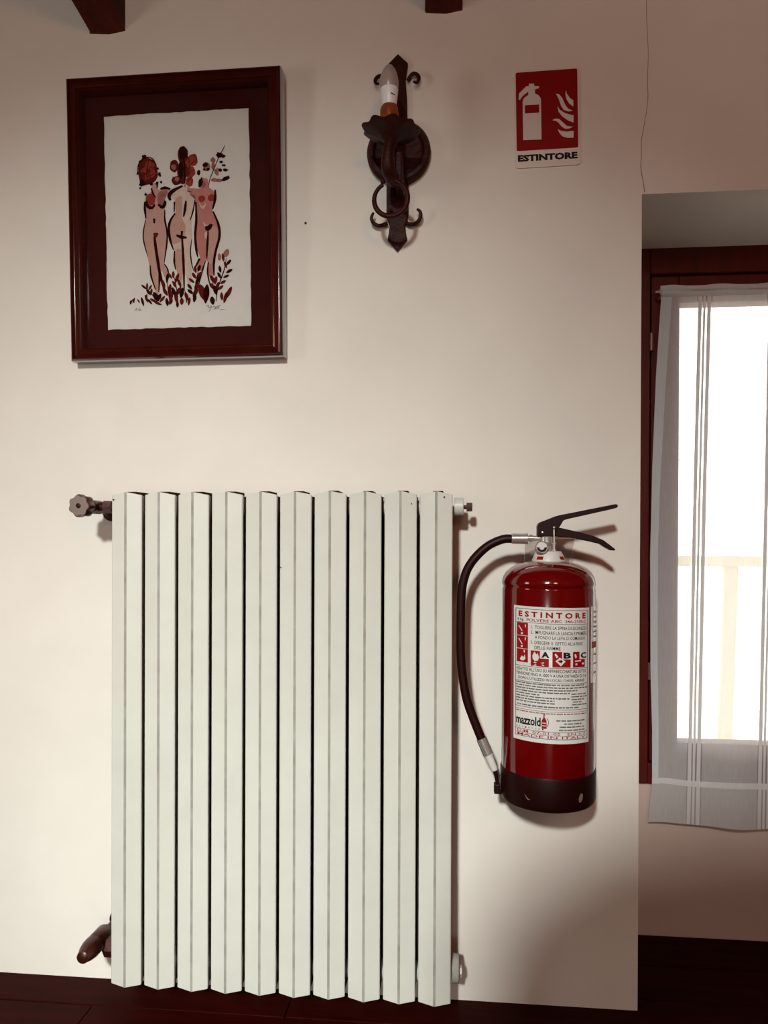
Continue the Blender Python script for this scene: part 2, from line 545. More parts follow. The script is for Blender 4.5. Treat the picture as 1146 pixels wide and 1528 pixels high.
# ------------------------------------------------------------------ window, curtain and what lies outside
win = thing('window_1', 'brown wooden window in the recess behind the white curtain', 'window', (0.9, 0.29, 0.324), kind='structure')
FX0, FX1, FZ0, FZ1 = XC, NX1, 0.324, HN
jamb = MB().box(FX0, 0.400, 0.262, 0.33, FZ0, FZ1).box(.400, .416, .3135, .33, FZ0, FZ1).build('frame_jamb', M['window_wood'], win, smooth=False, bevel=.002)
MB().box(1.382, FX1, 0.262, 0.33, FZ0, FZ1).box(1.366, 1.382, .3135, .33, FZ0, FZ1).build('frame_jamb', M['window_wood'], win, smooth=False, bevel=.002)
MB().box(0.400, 1.382, 0.262, 0.33, 1.398, FZ1).box(.416, 1.366, .3135, .33, 1.382, 1.398).build('frame_head', M['window_wood'], win, smooth=False, bevel=.002)
MB().box(0.400, 1.382, 0.262, 0.33, FZ0, 0.368).box(.416, 1.366, .3135, .33, .368, .384).build('frame_sill', M['window_wood'], win, smooth=False, bevel=.002)
for (xa, xb) in ((0.404, 0.888), (0.892, 1.378)):
    st = MB()
    st.box(xa, xa + .056, 0.268, 0.312, .371, 1.394).box(xb - .056, xb, 0.268, 0.312, .371, 1.394)
    st.box(xa + .056, xb - .056, 0.268, 0.312, 1.338, 1.394).box(xa + .056, xb - .056, 0.268, 0.312, .371, .411)
    st.box(xa + .050, xa + .056, 0.262, 0.268, .405, 1.344)
    sash = st.build('sash', M['window_wood'], win, smooth=False, bevel=.002)
    MB().box(xa + .054, xb - .054, 0.288, 0.292, .409, 1.340).build('pane', M['pane'], sash, smooth=False)
for z in (1.236, 0.545):
    MB().lathe([(.0001, 0), (.0045, .0), (.0045, .036), (.0001, .036)], (0.4015, .2585, z), 'z', 12).build('hinge', M['hinge'], win)

LE = [(1.3633, .4135), (1.3449, .4157), (1.1792, .4059), (.9854, .3988), (.805, .3958), (.5689, .3997), (.4438, .4044), (.3325, .405), (.2514, .3974), (.24, .3970)]


def left_edge(z):
    for (za, xa), (zb, xb) in zip(LE, LE[1:]):
        if z >= zb:
            t = max(0, min(1, (za - z) / (za - zb)))
            return xa + (xb - xa) * t
    return LE[-1][1]


def drape(u, z, dy=0.0):
    """u: metres across the cloth from its left edge"""
    x0 = left_edge(z)
    x = .3958 + u + (x0 - .3958) * math.exp(-(u / .045) ** 2) + .016 * (z - .985) * (1 - math.exp(-(u / .045) ** 2))
    k = min(1, (1.36 - z) / .5) if z < 1.36 else 0
    y = .236 + .006 * math.sin(u * 21 + 0.6 * math.sin(z * 3)) * k + .0025 * math.sin(u * 55 + z * 2) * (.3 + .7 * k) + .006 * math.exp(-u * 30) * math.sin(z * 5.2) * k
    return (x, y + dy, z)


CW = 0.985
us = [CW * i / 110 for i in range(111)]
zs = [1.3633 - (1.3633 - .250) * i / 70 for i in range(71)]
hem_line = .334


def sheet(name, us, zs, fn, material, parent, thick=.0005):
    mb = MB().grid(fn, us, zs)
    o = mb.build(name, material, parent, smooth=True, angle=180)
    uv = o.data.uv_layers.new(name='weave')
    nu = len(us)
    for lp in o.data.loops:
        i = lp.vertex_index
        uv.data[lp.index].uv = (us[i % nu], zs[i // nu])
    return o


cur = thing('curtain', 'sheer white voile curtain with woven vertical stripes hanging over the window', 'curtain', (.9, .236, .25))


def wavy_bottom(u, z):
    p = drape(u, z)
    t = (1.3633 - z) / (1.3633 - .25)
    return (p[0], p[1], p[2] + (-.005 * min(u, .3) + .0018 * math.sin(u * 26)) * max(0, t - .9) * 10)


sheet('cloth', us, zs, wavy_bottom, M['voile'], cur)
hu = [.0225 * i / 5 for i in range(6)]
sheet('side_hem', hu, zs[:66], lambda u, z: (lambda p: (p[0] + u * (-.25 + .35 * max(0, (z - .9)) / .45), p[1] - .0012, p[2]))(drape(u, z)), M['voile_hem'], cur)
sheet('rod_pocket', us, [1.3405 + (1.3633 - 1.3405) * i / 8 for i in range(9)],
      lambda u, z: (lambda p: (p[0], p[1] - .0015 - .0055 * math.sin(PI * max(0, min(1, (z - 1.3405) / .016))), p[2] + .0015 * math.sin(u * 60) * (z > 1.360)))(drape(u, z)), M['voile_hem'], cur)
sheet('bottom_hem', us, [.250 + (hem_line - .250) * i / 12 for i in range(13)],
      lambda u, z: (lambda p: (p[0], p[1] - .0012, p[2]))(wavy_bottom(u, z)), M['voile'], cur)
sheet('hem_seam', us, [hem_line - .004 + .012 * i / 3 for i in range(4)],
      lambda u, z: (lambda p: (p[0], p[1] - .0022, p[2] + .0015 * math.sin(u * 40)))(wavy_bottom(u, z)), M['voile_seam'], cur)

rod = thing('curtain_rod', 'thin pale metal curtain rod threaded through the curtain top', 'curtain rod', (.9, .236, 1.349))
MB().tube([(.4035, .2325, 1.3505), (1.405, .2325, 1.3505)], .0026, 10).build('bar', M['rod'], rod)
for x in (.412, 1.398):
    MB().tube([(x + .004, .262, 1.343), (x + .004, .242, 1.343), (x + .003, .2335, 1.3445), (x, .2305, 1.350), (x, .2325, 1.3555)], .0020, 8, smooth=4).build('hook', M['rod'], rod)

rail = thing('balcony_railing', 'pale balcony railing seen faintly through the curtain', 'railing', (1.2, 1.5, -.2))
MB().box(-.4, 3.2, 1.48, 1.52, .742, .780).build('top_rail', M['rail'], rail, smooth=False)
for k in range(9):
    x = .30 + k * .33
    MB().add([(x, 1.485, .742), (x + .05, 1.485, .742), (x + .02, 1.485, -.2), (x - .03, 1.485, -.2), (x, 1.51, .742), (x + .05, 1.51, .742), (x + .02, 1.51, -.2), (x - .03, 1.51, -.2)],
             [(0, 3, 2, 1), (4, 5, 6, 7), (0, 1, 5, 4), (1, 2, 6, 5), (2, 3, 7, 6), (3, 0, 4, 7)]).build('baluster', M['rail'], rail, smooth=False)
tag(MB().box(-6, 8, .42, 9, -.26, -.2).build('ground', M['terrace'], origin=(0, 0, -.2), smooth=False), 'pale terrace paving outside the window', 'ground', kind='structure')

# ------------------------------------------------------------------ radiator
RX, ZT, ZB, YF, YB = -0.60685, 0.9147, 0.0574, -0.1085, -0.036
rad = thing('radiator', 'white ten section plate radiator on the wall below the picture', 'radiator', (-.307, -.07, ZB))
GAP = .0052
for i in range(10):
    xl, xr = RX + .06 * i + GAP / 2, RX + .06 * (i + 1) - GAP / 2
    xm = (xl + xr) / 2
    e = .0021
    j = random.uniform(-.0008, .0008)
    poly = [(xl, YF + .0015), (xl + .0015, YF), (xm - e, YF - .0052), (xm + e, YF - .0052), (xr - .0015, YF), (xr, YF + .0015), (xr - .001, YF + .013), (xl + .001, YF + .013)]
    top = [ZT, ZT, ZT + .0052, ZT + .0052, ZT, ZT, ZT - .002, ZT - .002]
    bot = [ZB, ZB, ZB - .0030, ZB - .0030, ZB, ZB, ZB + .004, ZB + .004]
    sec = MB().prism_z(poly, [z + j for z in bot], [z + j for z in top]).build('section', M['enamel'], rad, smooth=False, bevel=.0007)
    # worn flat strip along the ridge
    MB().box(xm - e, xm + e, YF - .0056, YF - .0050, ZB - .0028 + j, ZT + .0048 + j).build('ridge_strip', M['enamel_worn'], sec, smooth=False)
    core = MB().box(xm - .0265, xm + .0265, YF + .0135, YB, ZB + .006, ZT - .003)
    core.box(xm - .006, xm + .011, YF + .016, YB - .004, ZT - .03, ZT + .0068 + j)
    core.build('core', M['core_shade'], sec, smooth=False)
for (x, z, r) in ((-.6, .906, .0014), (-.586, .9065, .0012), (-.0785, .8985, .0012), (-.0235, .9095, .0018), (-.586, .571, .0016), (-.302, .790, .001)):
    MB().lathe([(.0001, -.0008), (r, -.0004), (r, .0015)], (x, YF - .0026, z), 'y', 8).build('paint_chip', M['grime'], rad)
for (z0, z1) in ((.872, .915), (.065, .108)):
    for i in range(9):
        x = RX + .06 * (i + 1)
        MB().lathe([(.017, -.004), (.017, .004)], (x, -.066, (z0 + z1) / 2), 'x', 20).build('nipple', M['enamel'], rad)
for x in (-.50, -.12):
    MB().box(x - .0015, x + .0015, YB, 0.0, .80, .83).build('wall_hook', M['enamel'], rad, smooth=False)


def hexring(mb, r, x0, x1, c):
    return mb.lathe([(r * .9, x0), (r, x0 + .001), (r, x1 - .001), (r * .9, x1)], c, 'x', 6)


# top right: reducing bush and bleed screw
bl = MB().lathe([(.0155, -.0105), (.0155, .0045), (.0145, .0055), (.006, .0058)], (.0035, -.068, .8955), 'x', 28).build('end_bush', M['enamel'], rad)
MB().lathe([(.0035, .004), (.0035, .011)], (.0035, -.068, .8945), 'x', 14).build('bleed_stem', M['valve_metal'], bl)
hexring(MB(), .0085, .0105, .0205, (.0035, -.068, .8945)).build('bleed_screw', M['nut_metal'], bl, smooth=False)
# bottom right: blind plug
bl = MB().lathe([(.0235, -.0105), (.0235, .0005), (.021, .0012), (.010, .0014)], (.0035, -.070, .0965), 'x', 30).build('blind_plug', M['enamel_worn'], rad)
MB().lathe([(.0095, .001), (.0095, .0055), (.008, .0062), (.0001, .0062)], (.0035, -.070, .092), 'x', 6).build('plug_hex', M['enamel'], bl, smooth=False)

# top left: hand-wheel valve, its wheel towards the room
vx, vz = -.6555, .8948
vb = MB().lathe([(.0105, -.045), (.0125, -.050), (.0125, -.088), (.0105, -.094), (.0085, -.104)], (vx, 0, vz), 'y', 24).build('valve_body', M['valve_metal'], rad)
MB().tube([(vx, -.068, vz), (-.606, -.068, vz)], .0098, 18).build('union', M['valve_metal'], vb)
hexring(MB(), .0125, -.6365, -.6205, (0, -.068, vz)).build('union_nut', M['nut_metal'], vb, smooth=False)
MB().tube([(vx, -.05, vz), (vx + .001, -.03, vz - .003), (vx + .002, .0, vz - .006)], .0085, 16, smooth=4).build('supply_pipe', M['valve_metal'], vb)
MB().lathe([(.0185, 0), (.018, -.004), (.009, -.006)], (vx + .002, 0, vz - .006), 'y', 24).build('pipe_collar', M['valve_metal'], vb)
wob = lambda r, h, a, k: (r * (1 + (.075 * math.cos(7 * a + .5) if r > .012 else 0)), h)
hw = MB().lathe([(.012, -.098), (.0182, -.102), (.0192, -.106), (.0192, -.121), (.0178, -.1245), (.0050, -.1255), (.0040, -.1215), (.0001, -.1215)], (vx - .0006, 0, vz), 'y', 84, wob).build('hand_wheel', M['valve_metal'], vb)
MB().lathe([(.0172, -.1240), (.0172, -.1252), (.0166, -.1257), (.0046, -.1262), (.0046, -.1250)], (vx - .0006, 0, vz), 'y', 84, wob).build('wheel_cap', M['knob_plastic'], hw)
MB().lathe([(.0040, -.1252), (.0040, -.1264), (.0012, -.1272), (.0001, -.1272)], (vx - .0006, 0, vz), 'y', 20).build('wheel_screw', M['rubber'], hw)

# bottom left: lock-shield valve
lx, lz = -.6440, .1125
vb = MB().lathe([(.012, -.040), (.0160, -.048), (.0165, -.080), (.0135, -.088)], (lx, 0, lz), 'y', 24).build('return_valve_body', M['valve_metal'], rad)
MB().lathe([(.0125, -.086), (.0172, -.090), (.0172, -.104), (.0150, -.117), (.0118, -.127), (.0105, -.133), (.007, -.1355), (.0001, -.136)], (lx, 0, lz), 'y', 28).build('valve_cap', M['valve_metal'], vb)
MB().tube([(lx, -.068, lz - .008), (-.606, -.068, lz - .010)], .0102, 18).build('union', M['valve_metal'], vb)
hexring(MB(), .0185, -.6325, -.6130, (0, -.068, lz - .0125)).build('union_nut', M['valve_metal'], vb, smooth=False)
MB().tube([(lx, -.045, lz), (lx + .004, -.02, lz + .002), (lx + .006, 0, lz + .003)], .0085, 16, smooth=4).build('return_pipe', M['valve_metal'], vb)
MB().lathe([(.0185, 0), (.018, -.004), (.009, -.006)], (lx + .006, 0, lz + .003), 'y', 24).build('pipe_collar', M['valve_metal'], vb)

# ------------------------------------------------------------------ framed print
PW, PH = .4035, .5180
pic = thing('framed_picture', 'framed print of three painted women under glass in a dark glossy frame', 'picture', (-.5205, -.0082, 1.4289), rot=(.030, -.0060, 0), local=True)
# moulding profile: distance from the outer edge, height from the wall
PROF = [(0, 0), (0, .022), (.0012, .0295), (.0035, .0325), (.0055, .0325), (.0072, .0290), (.0085, .0275), (.014, .0300), (.0172, .0310), (.0188, .0300), (.0200, .0272), (.0208, .0272), (.0225, .0285), (.0240, .0272), (.0252, .0235), (.0262, .0215), (.0268, .0160), (.0268, .004)]


def rail_piece(side):
    mb = MB()
    hw_, hh_ = PW / 2, PH / 2
    n = len(PROF)
    vs = []
    for end in (-1, 1):
        for d, h in PROF:
            if side in ('top', 'bottom'):
                sgn = 1 if side == 'top' else -1
                vs.append((end * (hw_ - d), -h, sgn * (hh_ - d)))
            else:
                sgn = 1 if side == 'right' else -1
                vs.append((sgn * (hw_ - d), -h, end * (hh_ - d)))
    fs = [(i, i + 1, i + 1 + n, i + n) for i in range(n - 1)] + [(n - 1, 0, n, 2 * n - 1)]
    if side in ('bottom', 'right'):
        fs = [q[::-1] for q in fs]
    fs += [tuple(range(n)), tuple(range(2 * n - 1, n - 1, -1))]
    mb.add(vs, fs)
    o = mb.build('frame_rail', M['frame_wood'], pic, smooth=True, angle=28)
    return o


for sd in ('top', 'bottom', 'left', 'right'):
    rail_piece(sd)
iw, ih = PW / 2 - .0262, PH / 2 - .0262
MB().box(-iw, iw, -.0090, -.0050, -ih, ih).build('mount_board', M['mat_board'], pic, smooth=False)
MB().box(-iw, iw, -.0152, -.0135, -ih, ih).build('glass', M['pic_glass'], pic, smooth=False)
hk = MB().tube([(.004, .010, PH / 2 - .012), (.004, .008, PH / 2 + .002), (.001, .006, PH / 2 + .0065), (-.003, .012, PH / 2 + .006), (-.003, .0158, PH / 2 + .004)], .0016, 8, smooth=4)
hk.build('hanging_hook', M['brass_dull'], pic)

# the deckle-edged sheet
sw, sh = .2755, .3935
scx, scz = -.0002, -.0008
edge = []
N_ = 26
for k in range(N_): edge.append((-sw / 2 + sw * k / N_, sh / 2))
for k in range(36): edge.append((sw / 2, sh / 2 - sh * k / 36))
for k in range(N_): edge.append((sw / 2 - sw * k / N_, -sh / 2))
for k in range(36): edge.append((-sw / 2, -sh / 2 + sh * k / 36))
edge = [(scx + x + random.uniform(-.0009, .0009), scz + z + random.uniform(-.0009, .0009)) for x, z in edge]
sheet_o = MB().prism(edge[::-1], -.0102, -.0090).build('printed_sheet', M['paper'], pic, smooth=False)

# drawing units: u right (0..1160), v down (0..1760) from the sheet's top-left corner
DU = sw / 1176.0
OX, OY = 183, 168


def A(px, py, y):
    """a point of the drawing, in the drawing's own units, on the sheet"""
    # the drawing is slightly turned against its measuring grid
    u = px + OX + 4 - .0171 * (py - 700)
    v = py + OY + .0272 * (px - 420)
    return (scx - sw / 2 + u * DU, y, scz + sh / 2 - v * sh / 1752.0)


LAY = {'w': -.01032, 'w2': -.01042, 'i': -.01052, 'i2': -.01060}


def smooth_poly(pts, k=4):
    n = len(pts)
    out = []
    for i in range(n):
        a, b_, c, d = [Vector(pts[(i + q) % n]) for q in (-1, 0, 1, 2)]
        for j in range(k):
            t = j / k
            out.append(0.5 * ((2 * b_) + (c - a) * t + (2 * a - 5 * b_ + 4 * c - d) * t * t + (3 * b_ - a - 3 * c + d) * t ** 3))
    return [(p.x, p.y) for p in out]


from mathutils.geometry import tessellate_polygon


def fill(mb, pts, lay, k=4):
    pts = smooth_poly(pts, k) if k else pts
    tri = tessellate_polygon([[Vector((x, y, 0)) for x, y in pts]])
    mb.add([A(x, y, LAY[lay]) for x, y in pts], [tuple(t) for t in tri])


def ell(mb, cx, cy, rx, ry, lay, ang=0, n=14, jit=.08):
    c, s_ = math.cos(math.radians(ang)), math.sin(math.radians(ang))
    pts = []
    for i in range(n):
        a = 2 * PI * i / n
        k = 1 + random.uniform(-jit, jit)
        x, y_ = rx * k * math.cos(a), ry * k * math.sin(a)
        pts.append((cx + x * c - y_ * s_, cy + x * s_ + y_ * c))
    fill(mb, pts, lay, 2)


def stroke(mb, pts, wds, lay='i', k=6):
    P = [Vector((x, y, 0)) for x, y in pts]
    W = wds if hasattr(wds, '__len__') else [wds * .55] + [wds] * (len(pts) - 2) + [wds * .45] if len(pts) > 2 else [wds, wds * .6]
    P, W = spline(P, W, k)
    vs, fs = [], []
    for i, p in enumerate(P):
        t = (P[min(i + 1, len(P) - 1)] - P[max(0, i - 1)]).normalized()
        nn = Vector((-t.y, t.x, 0))
        h = W[i] / 2 * (1 + random.uniform(-.08, .08))
        for sgn in (-1, 1):
            q = p + nn * h * sgn
            vs.append(A(q.x, q.y, LAY[lay]))
    for i in range(len(P) - 1):
        fs.append((i * 2, i * 2 + 1, i * 2 + 3, i * 2 + 2))
    mb.add(vs, fs)


def leaf(mb, cx, cy, ln, wd, ang, lay='i'):
    c, s_ = math.cos(math.radians(ang)), math.sin(math.radians(ang))
    pts = []
    for t, h in ((-1, 0), (-.6, .75), (0, 1), (.55, .7), (1, 0), (.55, -.7), (0, -1), (-.6, -.75)):
        x, y_ = t * ln / 2, h * wd / 2
        pts.append((cx + x * c - y_ * s_, cy + x * s_ + y_ * c))
    fill(mb, pts, lay, 3)


wa, wb, wc, wd_, we, ik, ik2, pn = MB(), MB(), MB(), MB(), MB(), MB(), MB(), MB()
# colour washes of the three bodies
fill(wa, [(192, 405), (240, 410), (248, 455), (330, 448), (345, 475), (305, 520), (300, 600), (298, 700), (318, 800), (318, 900), (296, 1050), (330, 1140), (300, 1170), (272, 1120), (258, 1290), (222, 1290), (178, 1090), (152, 980), (124, 850), (132, 740), (142, 640), (134, 560), (146, 500), (188, 470)], 'w')
fill(wb, [(450, 425), (485, 430), (545, 480), (546, 560), (528, 660), (518, 740), (522, 850), (512, 1000), (522, 1140), (500, 1270), (470, 1150), (450, 1280), (425, 1220), (392, 1100), (382, 960), (352, 880), (337, 780), (346, 700), (384, 650), (380, 550), (350, 520), (345, 490), (400, 445)], 'w')
fill(wc, [(586, 450), (600, 375), (648, 380), (656, 440), (700, 480), (708, 540), (688, 640), (728, 720), (742, 820), (718, 960), (704, 1100), (690, 1180), (655, 1150), (648, 1045), (620, 1050), (600, 1120), (560, 1100), (588, 1020), (558, 930), (552, 800), (557, 700), (552, 560), (500, 490), (520, 450)], 'w')
fill(wa, [(385, 540), (440, 520), (440, 680), (470, 760), (450, 860), (380, 900), (350, 860), (345, 720), (385, 650)], 'w2')
fill(wa, [(385, 960), (440, 960), (445, 1150), (425, 1200), (395, 1100)], 'w2')
fill(wa, [(655, 800), (700, 760), (735, 800), (720, 950), (700, 1050), (655, 1040)], 'w2')
fill(wd_, [(150, 505), (190, 485), (220, 520), (210, 575), (165, 580), (146, 545)], 'w2')
fill(wc, [(480, 440), (545, 465), (585, 490), (560, 510), (505, 490)], 'w2')
fill(we, [(245, 480), (320, 465), (300, 540), (290, 570), (245, 570)], 'w2')
ell(wd_, 600, 535, 28, 28, 'w2'); ell(wd_, 678, 530, 28, 30, 'w2')
fill(wb, [(575, 560), (605, 600), (640, 565), (615, 620), (590, 600)], 'w2', 2)
fill(wb, [(610, 720), (640, 750), (690, 735), (660, 770), (625, 760)], 'w2', 2)
fill(wb, [(622, 820), (640, 800), (645, 840), (635, 865)], 'w2', 2)
fill(wb, [(470, 850), (515, 840), (500, 862), (475, 866)], 'w2', 2)
# leafy heads
fill(ik2, [(125, 185), (160, 195), (212, 222), (236, 280), (240, 350), (202, 400), (130, 415), (95, 385), (80, 305), (92, 232)], 'w2')
for (x, y, rx, ry) in ((175, 260, 34, 40), (130, 300, 30, 26), (200, 320, 26, 34), (150, 350, 20, 22)):
    ell(wd_, x, y, rx, ry, 'i', jit=.25)
for pts in ([(155, 380), (150, 320), (160, 250), (170, 215)], [(152, 330), (110, 310)], [(155, 300), (200, 260)], [(150, 350), (205, 330)]):
    stroke(ik, pts, 6, 'i2')
for (x, y, r) in ((130, 185, 18), (78, 320, 12), (255, 330, 14), (268, 395, 10), (97, 440, 10), (240, 285, 10), (85, 260, 9), (115, 400, 26), (235, 405, 12), (190, 408, 14), (262, 345, 8), (95, 225, 12)):
    ell(ik, x, y, r, r, 'i2', jit=.25)
stroke(ik, [(75, 320), (82, 250), (115, 205), (150, 190), (200, 205), (232, 260)], 9, 'i2')
ell(ik2, 445, 175, 44, 70, 'w2'); ell(ik2, 376, 265, 34, 50, 'w2'); ell(ik2, 395, 385, 40, 38, 'w2'); ell(ik2, 440, 320, 40, 100, 'w2')
ell(wd_, 528, 220, 38, 48, 'w2'); ell(wd_, 512, 315, 36, 46, 'w2'); ell(wd_, 500, 395, 32, 40, 'w2'); ell(wd_, 480, 270, 26, 90, 'w2')
ell(ik, 445, 160, 34, 54, 'i'); ell(ik, 430, 300, 22, 70, 'i'); ell(we, 372, 275, 20, 24, 'i'); ell(we, 398, 372, 18, 18, 'i')
stroke(ik, [(464, 440), (462, 350), (458, 250), (452, 190)], 9, 'i2')
for pts in ([(480, 300), (520, 250), (545, 225)], [(480, 350), (530, 300)], [(482, 390), (520, 360)], [(505, 180), (555, 195), (548, 240)], [(350, 225), (345, 290), (385, 320)], [(365, 350), (365, 400), (400, 420)]):
    stroke(ik2, pts, 8, 'i2')
stroke(ik, [(652, 445), (665, 380), (700, 290), (740, 195), (770, 140), (785, 108)], 7, 'i')
for (x, y, rx, ry, a) in ((740, 185, 26, 24, 0), (772, 196, 17, 14, 0), (628, 262, 22, 20, 0), (575, 325, 16, 20, 0), (755, 242, 16, 10, 0), (775, 270, 18, 9, 10), (790, 306, 22, 12, 10), (748, 308, 14, 14, 0), (793, 375, 34, 16, -25), (590, 405, 17, 42, 12), (650, 300, 14, 12, 0), (620, 300, 12, 10, 0)):
    ell(ik, x, y, rx, ry, 'i', a, jit=.2)
for (x, y, rx, ry, a) in ((690, 225, 20, 22, 0), (640, 280, 26, 34, 20), (700, 385, 30, 16, 0), (740, 390, 26, 14, 0), (720, 320, 22, 30, 0), (690, 270, 14, 30, 0), (610, 420, 22, 30, 0)):
    ell(we, x, y, rx, ry, 'w2', a, jit=.2)
# brush contours
for pts, wdt in (
        ([(190, 440), (200, 480), (225, 520)], 14), ([(240, 390), (236, 440)], 14), ([(262, 450), (300, 442), (345, 452)], 22), ([(150, 485), (135, 500)], 22),
        ([(148, 545), (160, 590), (195, 602), (218, 575)], 22), ([(245, 575), (280, 598), (300, 570), (298, 545)], 24), ([(135, 550), (136, 610), (145, 690)], 18),
        ([(300, 620), (300, 700), (318, 800), (316, 900), (296, 1050)], 12), ([(142, 700), (124, 800), (128, 880), (160, 1000)], 9),
        ([(212, 690), (214, 730)], 18), ([(215, 830), (222, 900), (240, 1020), (262, 1150), (300, 1290)], 20), ([(250, 1080), (256, 1180), (250, 1290)], 13),
        ([(180, 1070), (188, 1160), (225, 1270)], 13), ([(296, 1060), (325, 1110), (335, 1180)], 11),
        ([(345, 545), (335, 505), (370, 465), (445, 428)], 26), ([(378, 555), (376, 640)], 12), ([(384, 650), (345, 710), (332, 780), (345, 870), (372, 950)], 17),
        ([(472, 550), (464, 620), (452, 680)], 20), ([(380, 955), (378, 1040), (390, 1110)], 14), ([(440, 830), (448, 960), (455, 1100), (460, 1280)], 17),
        ([(395, 828), (435, 845), (480, 848)], 24), ([(440, 795), (436, 850)], 18), ([(545, 545), (528, 640), (505, 710)], 11), ([(520, 860), (510, 960), (520, 1060), (540, 1130)], 8),
        ([(552, 560), (556, 700), (548, 830), (556, 940), (570, 1010)], 17), ([(708, 465), (708, 540), (688, 620)], 20), ([(694, 645), (735, 745), (745, 840), (715, 960), (700, 1060), (702, 1160)], 17),
        ([(652, 800), (648, 900), (642, 1020)], 16), ([(632, 1040), (610, 1110), (580, 1230)], 12), ([(655, 1050), (650, 1140), (672, 1250)], 13), ([(585, 1020), (545, 1100)], 16),
        ([(690, 640), (700, 660)], 10), ([(480, 470), (520, 480)], 6)):
    stroke(ik, pts, wdt * 1.2)
fill(ik2, [(205, 812), (228, 806), (248, 812), (232, 845), (215, 842)], 'i2', 2)
fill(ik, [(628, 760), (650, 755), (660, 745), (688, 740), (680, 775), (655, 798), (632, 790)], 'i2', 2)
# plants along the ground
for (x, y, ln, w_, a) in ((20, 1375, 40, 18, 100), (45, 1360, 50, 16, 110), (85, 1365, 40, 14, 60), (118, 1370, 80, 22, 75), (150, 1345, 70, 22, 70), (178, 1370, 60, 20, 50), (150, 1330, 50, 16, 100),
                          (130, 1250, 60, 18, 40), (155, 1245, 60, 18, 90), (180, 1255, 55, 18, 120), (165, 1290, 60, 24, 60), (190, 1290, 60, 20, 100), (230, 1330, 90, 40, 60), (250, 1340, 80, 34, 120), (205, 1360, 60, 22, 30), (280, 1350, 70, 24, 130), (245, 1385, 70, 22, 20),
                          (290, 1230, 90, 28, 75), (320, 1180, 80, 24, 95), (345, 1160, 60, 20, 60), (305, 1290, 80, 30, 60), (340, 1270, 90, 30, 100), (370, 1150, 60, 24, 90), (400, 1180, 90, 28, 110), (420, 1220, 80, 26, 70), (380, 1230, 70, 24, 60), (350, 1320, 80, 40, 90), (375, 1290, 80, 30, 70), (410, 1290, 90, 34, 120), (440, 1300, 90, 36, 100), (395, 1350, 90, 28, 75), (440, 1370, 60, 34, 90), (320, 1375, 70, 28, 80), (480, 1330, 80, 30, 70), (500, 1370, 70, 24, 100), (350, 1370, 60, 30, 110), (405, 1395, 50, 24, 90),
                          (550, 1110, 60, 24, 80), (580, 1100, 60, 26, 110), (540, 1160, 60, 26, 60), (580, 1155, 70, 28, 130), (520, 1200, 60, 24, 40), (570, 1200, 80, 30, 120), (505, 1250, 60, 24, 50), (560, 1250, 80, 34, 110), (510, 1290, 60, 28, 40), (550, 1300, 80, 34, 120), (545, 1345, 70, 30, 100),
                          (610, 1300, 150, 60, 70), (640, 1310, 160, 50, 95), (690, 1365, 70, 40, 80), (765, 1330, 70, 26, 85), (795, 1340, 100, 30, 105), (822, 1300, 110, 34, 115), (690, 1190, 70, 30, 60), (715, 1200, 70, 28, 100), (690, 1250, 80, 30, 50), (715, 1280, 80, 36, 80), (730, 1240, 60, 24, 110),
                          (775, 1015, 70, 24, 80), (820, 1055, 60, 24, 130), (795, 1075, 60, 22, 70), (825, 1125, 60, 26, 150), (750, 1110, 60, 24, 80), (800, 1168, 55, 22, 155), (745, 1160, 60, 24, 60), (775, 1215, 55, 24, 150), (755, 1260, 60, 24, 140)):
    leaf(ik2 if (int(x) + int(y)) % 3 else ik, x, y, ln, w_, a, 'i2')
for pts in ([(230, 1390), (210, 1330), (160, 1270)], [(345, 1390), (330, 1280), (318, 1190)], [(410, 1400), (400, 1280), (375, 1160)], [(535, 1350), (555, 1230), (575, 1110)], [(720, 1370), (735, 1260), (785, 1110), (800, 1020)], [(700, 1290), (690, 1200), (672, 1160)], [(480, 1380), (465, 1280)], [(20, 1385), (40, 1350), (50, 1380)]):
    stroke(ik, pts, 9, 'i2')
ell(we, 800, 980, 22, 34, 'w', 20); ell(we, 745, 1010, 14, 30, 'w')
# pencilled edition mark and signature
for pts in ([(50, 1445), (70, 1425), (62, 1448)], [(78, 1446), (92, 1418)], [(88, 1442), (98, 1430), (104, 1442), (92, 1446)],
            [(640, 1415), (655, 1400), (662, 1425), (682, 1408), (672, 1440), (655, 1455)], [(690, 1425), (705, 1410), (712, 1428), (698, 1436)], [(716, 1412), (718, 1432), (730, 1410), (734, 1432)], [(744, 1402), (740, 1438)], [(730, 1412), (760, 1402)], [(755, 1440), (790, 1436)]):
    stroke(pn, pts, 5, 'i')
for nm, mb, mt in (('rose_wash', wa, 'wash_a'), ('pale_wash', wb, 'wash_b'), ('pink_wash', wc, 'wash_c'), ('terracotta_wash', wd_, 'wash_d'), ('mauve_wash', we, 'wash_e'), ('maroon_brushwork', ik2, 'ink2'), ('dark_brushwork', ik, 'ink'), ('pencil_signature', pn, 'pencil')):
    mb.build(nm, M[mt], sheet_o, smooth=False)['kind'] = 'stuff'

